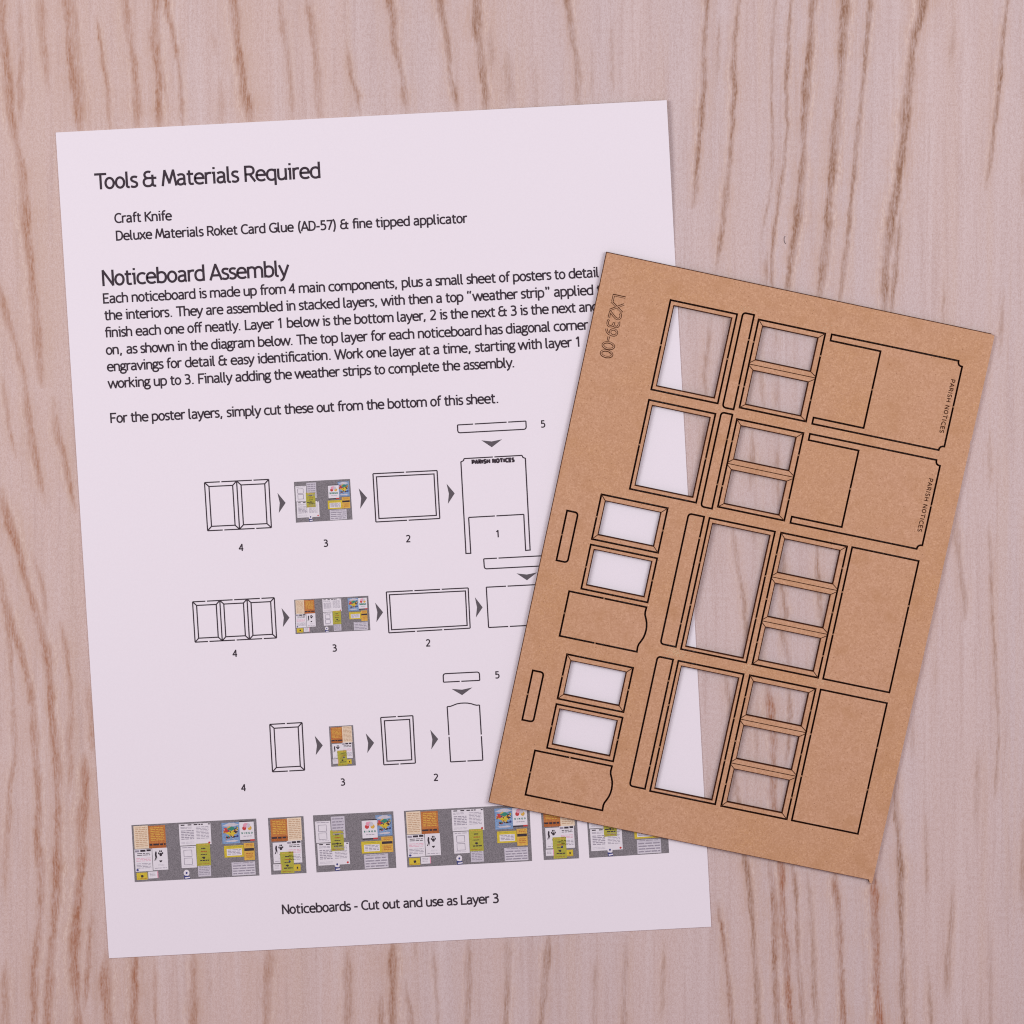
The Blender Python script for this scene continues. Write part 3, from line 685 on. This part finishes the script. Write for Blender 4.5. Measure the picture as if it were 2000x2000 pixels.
def P_splash(mb, c, z):
    rectp(mb, c, 0, 0, 1, 1, 'blue', z); q = z + .012
    for i, (x, y, rx, ry, k) in enumerate([(.52, .12, .4, .08, 'pale'), (.5, .42, .36, .20, 'gold'), (.26, .36, .17, .11, 'red'), (.55, .30, .2, .09, 'teal'), (.80, .40, .15, .10, 'black'),
                                          (.50, .50, .22, .07, 'yellow'), (.32, .70, .12, .045, 'black'), (.62, .68, .16, .045, 'black'), (.86, .66, .08, .06, 'navy'), (.5, .88, .4, .05, 'pale')]):
        blob(mb, c, x, y, rx, ry, k, q + .002 * i, 11, .35, i)
    r_ = random.Random(5)
    for i in range(26):
        blob(mb, c, r_.uniform(.12, .9), r_.uniform(.2, .78), r_.uniform(.02, .07), r_.uniform(.015, .05), r_.choice(['black', 'navy', 'rust', 'gold', 'teal', 'red', 'pale', 'white', 'yellow']), q + .022 + .0012 * i, 6, .4, i)
def P_bingo(mb, c, z):
    rectp(mb, c, 0, 0, 1, 1, 'white', z); q = z + .012
    rectp(mb, c, 0, 0, 1, .05, 'black', q); rectp(mb, c, .0, .93, .7, 1, 'black', q); rectp(mb, c, .7, .92, 1, 1, 'red', q)
    for i, (x, y, k) in enumerate([(.33, .36, 'red'), (.52, .22, 'pink'), (.70, .36, 'gold'), (.40, .22, 'pink'), (.62, .24, 'pale')]): blob(mb, c, x, y, .14, .11, k, q + .002 * i, 10, .06, i)
    a, b = quad(c, .13, .64), quad(c, .88, .64)
    write(mb, 'BINGO', PL(a), PL(b), 4.6 * S, .9 * S, q + .01, PI['teal'])
    rows(mb, c, .25, .74, .8, .8, 1, 'text', q, .5)
def P_border(mb, c, z):
    rectp(mb, c, 0, 0, 1, 1, 'yellow', z); rectp(mb, c, .13, .28, .9, .86, 'white', z + .012); rows(mb, c, .12, .08, .9, .2, 1, 'green', z + .012, .5); rows(mb, c, .18, .34, .86, .82, 4, 'text', z + .024, .45)
def P_amber(mb, c, z): rectp(mb, c, 0, 0, 1, 1, 'gold', z); rectp(mb, c, .04, .30, .96, .46, 'black', z + .012); rows(mb, c, .2, .06, .9, .24, 2, 'orange', z + .012, .5); rows(mb, c, .2, .58, .85, .9, 3, 'orange', z + .012, .5)
def P_calendar(mb, c, z):
    rectp(mb, c, 0, 0, 1, 1, 'pale', z); rows(mb, c, .1, .05, .9, .14, 1, 'text', z + .012, .5)
    for k in range(4): rows(mb, c, .06, .24 + k * .19, .95, .35 + k * .19, 1, 'text', z + .012, .7); rectp(mb, c, .04, .36 + k * .19, .97, .39 + k * .19, 'white', z + .014)
WIDE = [(P_cream, .015, .02, .13, .42), (P_orange, .132, .03, .268, .425), (P_notice, .012, .43, .15, .82), (P_walker, .155, .425, .275, .81), (P_yellow, .018, .84, .105, .965),
        (P_note, .112, .83, .192, .95), (P_form, .382, .42, .505, .80), (P_list, .512, .76, .615, .965), (P_twocol, .378, .03, .632, .405), (P_green, .508, .385, .618, .775),
        (P_badge, .39, .83, .448, 1.0), (P_splash, .72, .045, .862, .415), (P_bingo, .862, .03, .978, .385), (P_border, .73, .45, .886, .655), (P_amber, .888, .42, .972, .72), (P_calendar, .782, .745, .972, .98)]
NARROW = [(P_orange, .06, .03, .53, .42), (P_cream, .53, .02, .93, .42), (P_walker, .09, .44, .5, .8), (P_notice, .49, .42, .9, .81), (P_note, .07, .82, .3, .93), (P_yellow, .66, .84, .84, .955), (P_green, .28, .61, .66, .985)]
MEDIUM = [(P_form, .02, .11, .21, .485), (P_list, .22, .04, .39, .42), (P_twocol, .03, .50, .425, .885), (P_green, .20, .28, .365, .645), (P_badge, .222, .82, .305, .995), (P_splash, .775, .055, .975, .42),
          (P_bingo, .60, .12, .79, .475), (P_border, .58, .505, .832, .715), (P_amber, .832, .44, .975, .715), (P_calendar, .605, .735, .905, .985)]
def poster_strip(c, items, label, parts=True):
    mb = MB(); mb.poly([PL(p) for p in c], ZI)
    s = part(mb, 'poster_strip', [GREY], label)
    for k, (fn, x0, y0, x1, y1) in enumerate(items):
        m = MB(); fn(m, sub(c, x0, y0, x1, y1), Z1 + .004 * k)
        part(m, 'poster', PM, None, s)
poster_strip([(256.7, 1611.6), (500.4, 1598.7), (506.7, 1709.9), (263.2, 1722.9)], WIDE, 'wide poster strip at the bottom left of the sheet')
poster_strip([(523.3, 1597.5), (592.6, 1593.9), (598.7, 1705.1), (530, 1708.4)], NARROW, 'narrow poster strip between the wide and the middle strip')
poster_strip([(611.2, 1592.5), (768, 1584.5), (774.1, 1694.9), (618.3, 1703.9)], MEDIUM, 'medium poster strip above the caption')
poster_strip([(788.8, 1583.8), (1033.8, 1570.8), (1039.3, 1681.6), (795.7, 1694.2)], WIDE, 'wide poster strip touching the board corner')
poster_strip([(1055.6, 1568.8), (1124.9, 1565.4), (1131, 1676.4), (1062.2, 1679.8)], NARROW, 'narrow poster strip half hidden by the board')
poster_strip([(1144.2, 1564.6), (1300.5, 1555.9), (1306.8, 1665.9), (1151.1, 1675.6)], MEDIUM, 'medium poster strip half hidden by the board')
poster_strip([(574.1, 941.2), (683.6, 935.4), (688.5, 1014.6), (578, 1020.8)], MEDIUM, 'small poster picture in the top row of diagrams')
poster_strip([(574.7, 1171.4), (719.2, 1163.5), (723.4, 1230.8), (577.4, 1238.3)], WIDE, 'small poster picture in the middle row of diagrams')
poster_strip([(642.4, 1418.8), (689.6, 1416.3), (695, 1495), (647.1, 1497.5)], NARROW, 'small poster picture in the bottom row of diagrams')

# ------------------------------------------------------------------ laser-cut board
BT = 0.85                                        # board thickness
BW, BH = 96.25, 137.15
BC = [at(p, .87) for p in [(1184.5, 492.4), (1943.3, 654), (1705, 1720), (954.5, 1566.5)]]
b_org = BC[0]
b_dx = BC[1] - BC[0]; b_dx = b_dx / np.hypot(*b_dx); b_dy = np.array([-b_dx[1], b_dx[0]])
BCL = [np.array([(q - b_org) @ b_dx, (q - b_org) @ b_dy]) for q in BC]
def BM(u, v):
    u, v = u / BW, v / BH
    return (1 - u) * (1 - v) * BCL[0] + u * (1 - v) * BCL[1] + u * v * BCL[2] + (1 - u) * v * BCL[3]
def mdf_material(name, base_a, base_b):
    m = bpy.data.materials.new(name); m.use_nodes = True; nt = m.node_tree; N = nt.nodes; Lk = nt.links
    b = N['Principled BSDF']; b.inputs['Roughness'].default_value = .75; b.inputs['Specular IOR Level'].default_value = .15
    tc = N.new('ShaderNodeTexCoord')
    def nz(s, d, seed):
        mp = N.new('ShaderNodeMapping'); mp.inputs['Location'].default_value = (seed, seed, 0); mp.inputs['Scale'].default_value = (s, s, s)
        n = N.new('ShaderNodeTexNoise'); n.inputs['Scale'].default_value = 1; n.inputs['Detail'].default_value = d
        Lk.new(tc.outputs['Object'], mp.inputs[0]); Lk.new(mp.outputs[0], n.inputs['Vector']); return n.outputs['Fac']
    def rg(x, a, c, lo, hi):
        n = N.new('ShaderNodeMapRange'); n.inputs[1].default_value = a; n.inputs[2].default_value = c; n.inputs[3].default_value = lo; n.inputs[4].default_value = hi
        Lk.new(x, n.inputs[0]); return n.outputs[0]
    def mx(f, a, c):
        n = N.new('ShaderNodeMix'); n.data_type = 'RGBA'
        for s_, x in (('A', a), ('B', c)):
            if isinstance(x, tuple): n.inputs[s_].default_value = (*x, 1)
            else: Lk.new(x, n.inputs[s_])
        Lk.new(f, n.inputs['Factor']); return n.outputs['Result']
    c = mx(rg(nz(55, 3, 1), .35, .65, 0, 1), base_a, base_b)
    c = mx(rg(nz(1500, 4, 5), .38, .66, 0, .62), c, (.45, .240, .125))
    c = mx(rg(nz(2600, 2, 8), .46, .66, 0, .55), c, (.70, .44, .275))
    c = mx(rg(nz(750, 3, 25), .38, .66, 0, .45), c, (.50, .280, .155))
    c = mx(rg(nz(190, 2, 61), .54, .74, 0, .42), c, (.46, .245, .115))
    c = mx(rg(nz(2300, 1, 14), .69, .74, 0, .6), c, (.24, .11, .055))
    Lk.new(c, b.inputs['Base Color'])
    return m
MDF = mdf_material('brown_fibreboard', (.550, .322, .180), (.575, .342, .212))
MDF_SMOKED = mdf_material('smoke_tinted_fibreboard', (.548, .312, .158), (.565, .335, .200))
CHAR = mat('charred_edge', (.050, .014, .006), .9, .03, .3, 3000)
SCORCH = mat('scorched_edge', (.115, .046, .022), .9, .05, .3, 2500)
ENGR = mat('engraved_line', (.070, .026, .012), .9, .05, .25, 4000)

def offset(poly, d):
    """move a closed outline outwards (d>0) or inwards; poly as (u,v) with any winding"""
    n = len(poly)
    A = sum(poly[i][0] * poly[(i + 1) % n][1] - poly[(i + 1) % n][0] * poly[i][1] for i in range(n))
    sg = 1 if A > 0 else -1
    out = []
    for i in range(n):
        p0, p1, p2 = [np.array(poly[k % n], float) for k in (i - 1, i, i + 1)]
        d1 = (p1 - p0) / np.hypot(*(p1 - p0)); d2 = (p2 - p1) / np.hypot(*(p2 - p1))
        n1 = np.array([d1[1], -d1[0]]) * sg; n2 = np.array([d2[1], -d2[0]]) * sg
        m = n1 + n2; m = m / (np.hypot(*m) + 1e-9)
        out.append(tuple(p1 + m * d / max(.35, m @ n1)))
    return out
KERF = 0.40
def solid(mb, outline, holes, flare_o, flare_h, wall_o=1, wall_h=1, plain=None, rim_o=.05, rim_h=.05, rmi=1, rmh=1):
    """thin board piece: flat top, walls that flare towards the bottom as a laser leaves them"""
    loops = [outline] + holes
    tops = [[BM(*p) for p in lp] for lp in loops]
    ins = [[BM(*p) for p in offset(outline, -rim_o)]] + [[BM(*p) for p in offset(h, rim_h)] for h in holes]
    if plain:
        ins[0] = [BM(min(p[0] - 0.0, 96.4) if q[0] > 95.3 else p[0], p[1]) for p, q in zip(offset(outline, -rim_o), outline)]
    bots = [[BM(*p) for p in offset(outline, flare_o)]] + [[BM(*p) for p in offset(h, -flare_h)] for h in holes]
    allv = [q for lp in ins for q in lp]
    tr = geometry.tessellate_polygon([[Vector((q[0], q[1], 0)) for q in lp] for lp in ins])
    fs = []
    for a, b, c in tr:
        A, B, C_ = allv[a], allv[b], allv[c]
        ar = (B[0] - A[0]) * (C_[1] - A[1]) - (C_[0] - A[0]) * (B[1] - A[1])
        fs.append((a, b, c) if ar > 0 else (a, c, b))
    mb.add([(q[0], q[1], BT) for q in allv], fs, 0)
    mb.add([(q[0], q[1], 0) for q in allv], [(a, c, b) for a, b, c in fs], 0)
    for k, (t, b, s_) in enumerate(zip(tops, bots, ins)):
        n = len(t)
        for i in range(n):
            j = (i + 1) % n
            mi = wall_o if k == 0 else wall_h
            if k == 0 and plain and plain(loops[0][i], loops[0][j]): mi = 0
            mb.add([(*t[i], BT), (*t[j], BT), (*b[j], 0.0), (*b[i], 0.0)], [(0, 1, 2, 3)], mi)
            mb.add([(*t[i], BT), (*t[j], BT), (*s_[j], BT), (*s_[i], BT)], [(0, 1, 2, 3)], 0 if mi == 0 else (rmi if k == 0 else rmh))
def rect(u0, v0, u1, v1): return [(u0, v0), (u1, v0), (u1, v1), (u0, v1)]
def rstrip(u0, v0, u1, v1, side, r=.7):
    a = [(0.0, 1.0), (.12, .6), (.3, .3), (.6, .12), (1.0, 0.0)]
    if side == 'left':
        return [(u0 + x * r, v0 + (y) * r) for x, y in a] + [(u1, v0), (u1, v1)] + [(u0 + x * r, v1 - y * r) for x, y in reversed(a)]
    return [(u0, v0)] + [(u1 - x * r, v0 + y * r) for x, y in reversed(a)] + [(u1 - x * r, v1 - y * r) for x, y in a] + [(u0, v1)]
PIECES = []     # (name, outline, holes, engraved lines, tabs, label)
def eng_frame(u0, v0, u1, v1, pu0, pu1, panes):
    E = []
    a = panes[0]; z = panes[-1]
    E += [[(u0, v0), (pu0, a[0])], [(u1, v0), (pu1, a[0])], [(u0, v1), (pu0, z[1])], [(u1, v1), (pu1, z[1])]]
    for p, q in zip(panes, panes[1:]):
        m = (p[1] + q[0]) / 2
        E += [[(u0 + .15, m), (u1 - .15, m)], [(pu0, p[1]), (u0 + .12, m - .35)], [(pu0, q[0]), (u0 + .12, m + .35)], [(pu1, p[1]), (u1 - .12, m - .35)], [(pu1, q[0]), (u1 - .12, m + .35)]]
    return E
for k in range(2):
    d = 24.7 * k
    row = ('upper' if k == 0 else 'lower')
    PIECES.append(('plain_frame', rect(17.58, 8.08 + d, 34.08, 30.2 + d), [rect(18.62, 9.2 + d, 33.05, 29.12 + d)], [], [(17.58, 19.2 + d, 0), (34.08, 19.2 + d, 0)], row + ' plain frame beside the engraved kit number'))
    PIECES.append(('weather_strip', rstrip(35.4, 7.4 + d, 38.15, 30.85 + d, 'left'), [], [], [(38.15, 13.6 + d, 0), (38.15, 24.8 + d, 0)], None))
    pn = [(9.58 + d, 18.0 + d), (20.52 + d, 29.06 + d)]
    PIECES.append(('mitred_frame', rect(39.45, 8.25 + d, 55.97, 30.08 + d), [rect(40.7, a, 54.5, b) for a, b in pn], eng_frame(39.45, 8.25 + d, 55.97, 30.08 + d, 40.7, 54.5, pn),
                   [(39.45, 13.8 + d, 0), (39.45, 24.9 + d, 0), (55.97, 13.8 + d, 0), (55.97, 24.8 + d, 0)], row + ' two pane frame with mitre lines'))
    PIECES.append(('noticeboard_panel', [(57.55, 8.1 + d), (89.0, 8.0 + d), (89.05, 8.5 + d), (89.3, 8.95 + d), (89.7, 9.15 + d), (90.15, 9.2 + d), (90.15, 29.1 + d), (89.7, 29.15 + d), (89.3, 29.35 + d), (89.05, 29.75 + d),
                   (89.0, 30.22 + d), (57.55, 30.3 + d), (57.55, 28.75 + d), (70.0, 28.75 + d), (70.0, 9.65 + d), (57.55, 9.65 + d)], [], [], [(70.0, 19.2 + d, 0), (90.15, 19.2 + d, 0)], row + ' two legged panel with scalloped corners'))
for k in range(2):
    d = 35.75 * k; row = ('upper' if k == 0 else 'lower')
    PIECES.append(('plain_frame', rect(38.05, 57.87 + d, 54.35, 90.68 + d), [rect(39.02, 58.97 + d, 53.4, 89.84 + d)], [], [(38.05, 69 + d, 0), (38.05, 79.6 + d, 0), (54.35, 69 + d, 0), (54.35, 79.6 + d, 0)], row + ' long plain frame'))
    PIECES.append(('weather_strip', rstrip(32.87, 57.85 + d, 36.72, 90.42 + d, 'left'), [], [], [(36.72, 63.2 + d, 0), (36.72, 84.6 + d, 0)], row + ' long weather strip'))
    pn = [(59.07 + d, 67.55 + d), (70.15 + d, 78.6 + d), (81.15 + d, 89.5 + d)]
    PIECES.append(('mitred_frame', rect(55.87, 57.8 + d, 72.3, 90.78 + d), [rect(57.02, a, 70.88, b) for a, b in pn], eng_frame(55.87, 57.8 + d, 72.3, 90.78 + d, 57.02, 70.88, pn),
                   [(u, v + d, 0) for u in (55.87, 72.3) for v in (63.3, 74.4, 85.3)], row + ' three pane frame with mitre lines'))
    PIECES.append(('back_panel', rect(73.55, 57.72 + d, 90.12, 90.78 + d), [], [], [(73.55, 69 + d, 0), (73.55, 79.6 + d, 0), (90.12, 69 + d, 0), (90.12, 79.6 + d, 0)], row + ' long blank rectangular panel'))
for k in range(2):
    d = 39.95 * k; row = ('upper' if k == 0 else 'lower')
    PIECES.append(('weather_strip', rstrip(3.78, 63.2 + d, 6.52, 75.6 + d, 'right'), [], [], [(3.78, 69.2 + d, 0)], row + ' short weather strip near the left edge'))
    PIECES.append(('mitred_frame', rect(11.13, 57.62 + d, 27.6, 68.76 + d), [rect(12.35, 58.95 + d, 26.25, 67.46 + d)], eng_frame(11.13, 57.62 + d, 27.6, 68.76 + d, 12.35, 26.25, [(58.95 + d, 67.46 + d)]),
                   [(11.13, 63.2 + d, 0), (27.6, 63.2 + d, 0)], row + ' small single pane frame with mitre lines'))
    PIECES.append(('plain_frame', rect(11.15, 70.12 + d, 27.67, 81.15 + d), [rect(12.17, 71.1 + d, 26.6, 80.04 + d)], [], [(11.15, 75.7 + d, 0), (27.67, 75.7 + d, 0)], row + ' small plain frame'))
    head = [(27.66, 82.36), (27.6, 83.6), (27.72, 84.3), (28.15, 85.2), (28.5, 86.1), (28.68, 87.0), (28.75, 87.95), (28.68, 88.9), (28.5, 89.8), (28.15, 90.7), (27.72, 91.6), (27.6, 92.3), (27.66, 93.53)]
    PIECES.append(('arched_panel', [(8.4, 82.36 + d)] + [(u, v + d) for u, v in head] + [(8.4, 93.53 + d)], [], [], [(17.1, 82.36 + d, 1), (8.4, 87.9 + d, 0), (17.2, 93.53 + d, 1)], row + ' small panel with an arched end'))

def make_board():
    mb = MB()
    outline = [(0, 0), (95.35, -.03), (95.5, .22), (96.2, .3), (96.22, 26.2), (96.05, 26.5), (96.05, 27.4), (96.22, 27.7), (96.3, 80), (96.2, 137.0), (96.05, 137.95), (95.45, 137.75), (95.15, 137.15), (0, 137.15)]
    holes = [offset(p[1], KERF / 2) for p in PIECES]
    solid(mb, outline, holes, .09, .185, 2, 1, rim_o=.10, rim_h=.03, rmi=2, rmh=1, plain=lambda a, b: a[0] > 95.3 and b[0] > 95.3)
    for name, ol, hs, en, tabs, lab in PIECES:      # the small bridges left uncut
        for u, v, ax in tabs:
            e, w = .21, .19
            r_ = rect(u - e, v - w, u + e, v + w) if ax == 0 else rect(u - w, v - e, u + w, v + e)
            t = [BM(*p) for p in r_]
            mb.add([(*q, BT - .02) for q in t] + [(*q, .3) for q in t], [(0, 1, 2, 3), (3, 2, 1, 0), (0, 1, 5, 4), (1, 2, 6, 5), (2, 3, 7, 6), (3, 0, 4, 7)], 0)
    o = mb.build('laser_cut_board', [MDF_SMOKED, CHAR, SCORCH])
    tilt = .58 / BW                                  # its left side lies on the sheet, its right edge on the table
    xa = Vector((b_dx[0], b_dx[1], -tilt)).normalized(); ya = Vector((b_dy[0], b_dy[1], 0)); za = xa.cross(ya).normalized()
    o.matrix_world = Matrix(((xa.x, ya.x, za.x, b_org[0] * MM), (xa.y, ya.y, za.y, b_org[1] * MM), (xa.z, ya.z, za.z, .62 * MM), (0, 0, 0, 1)))
    tag(o, 'thin brown laser-cut board of window frames and panels, lying across the white sheet', 'craft board')
    for name, ol, hs, en, tabs, lab in PIECES:
        m = MB()
        solid(m, offset(ol, -KERF / 2), hs, .185, .18, rim_o=.03, rim_h=.13, rmi=1, rmh=3)
        for ln in en:
            m.ribbon([BM(*p) for p in ln], .20, BT + .02, 2, step=50)
        po = m.build(name, [MDF, CHAR, ENGR, SCORCH], o)
        if lab: po['label'] = lab
        if name == 'noticeboard_panel':
            d = 0 if ol[0][1] < 20 else 24.7
            t = MB(); write(t, 'PARISH NOTICES', BM(88.22, 12.7 + d), BM(88.22, 25.95 + d), 1.42, .20, BT + .02, 0, 1.2)
            t.build('engraved_lettering', [ENGR], po)
    t = MB()
    write(t, 'LX239-00', BM(3.72, 9.55), BM(3.62, 24.95), 4.3, .54, BT + .02, 0)
    write(t, 'LX239-00', BM(3.72, 9.60), BM(3.62, 24.90), 4.3, .20, BT + .035, 1)
    t.build('engraved_lettering', [ENGR, MDF], o)['label'] = 'outlined kit number engraved near the top left corner'
    return o
BOARD = make_board()

# ------------------------------------------------------------------ a stray fibre on the table
mb = MB()
pts = [at(p) for p in [(1533.5, 461), (1531.6, 464), (1531.4, 468.5), (1532.2, 473), (1534.5, 476.5)]]
o0 = pts[2]
FIB = mat('dark_fibre', (.06, .05, .06), .8)
mb.ribbon([p - o0 for p in pts], .08, .08, 0, step=.3)
mb.ribbon([p - o0 for p in pts], .05, .16, 0, step=.3)
f = mb.build('stray_fibre', [FIB])
f.location = (o0[0] * MM, o0[1] * MM, 0)
tag(f, 'tiny curled dark fibre lying on the wood above the brown board', 'fibre')

# ------------------------------------------------------------------ pale dust left where the cuts meet
def near_cut(u, v):
    for _, ol, hs, _, _, _ in PIECES:
        for lp in [ol] + hs:
            for i in range(len(lp)):
                a, b = lp[i - 1], lp[i]
                L2 = (b[0] - a[0]) ** 2 + (b[1] - a[1]) ** 2
                t = max(0, min(1, ((u - a[0]) * (b[0] - a[0]) + (v - a[1]) * (b[1] - a[1])) / L2))
                if math.hypot(u - a[0] - t * (b[0] - a[0]), v - a[1] - t * (b[1] - a[1])) < .3: return True
        for h in hs:
            if min(p[0] for p in h) < u < max(p[0] for p in h) and min(p[1] for p in h) < v < max(p[1] for p in h): return True
    return False
mb = MB(); rd = random.Random(11)
DUST = mat('pale_dust', (.82, .70, .48), .8, .1, .15, 4000)
for u, v, n, su, sv in [(36.9, 91.9, 190, 1.5, .7), (55.2, 91.8, 110, 1.2, .8), (38.6, 56.6, 60, 1.5, .6), (55.4, 90.0, 25, .4, 1.0), (73.0, 91.6, 35, .8, .7), (36.6, 6.4, 40, 1.8, .5),
                         (36.4, 31.6, 30, 1.2, .5), (56.8, 31.4, 30, 1.0, .6), (24.0, 56.6, 22, 2.0, .4), (34.5, 60.5, 16, .5, 1.5), (57.3, 57.0, 14, .7, .5), (27.9, 81.9, 14, .5, .5), (55.9, 6.6, 18, 1.0, .5)]:
    for _ in range(n):
        du_, dv_ = u + rd.gauss(0, su), v + rd.gauss(0, sv)
        if near_cut(du_, dv_): continue
        p = BM(du_, dv_); r = rd.uniform(.05, .14); a = rd.uniform(0, 6.28)
        q = [(p[0] + r * math.cos(a + t), p[1] + r * math.sin(a + t)) for t in (0, 2.1, 4.2)]
        z = BT + .008
        mb.add([(*x, z) for x in q] + [(*p, z + r)], [(0, 1, 3), (1, 2, 3), (2, 0, 3)])
du = mb.build('sawdust', [DUST])
du.matrix_world = BOARD.matrix_world.copy()
tag(du, 'pale dust specks scattered on the brown board where its cut lines meet', 'sawdust', kind='stuff')
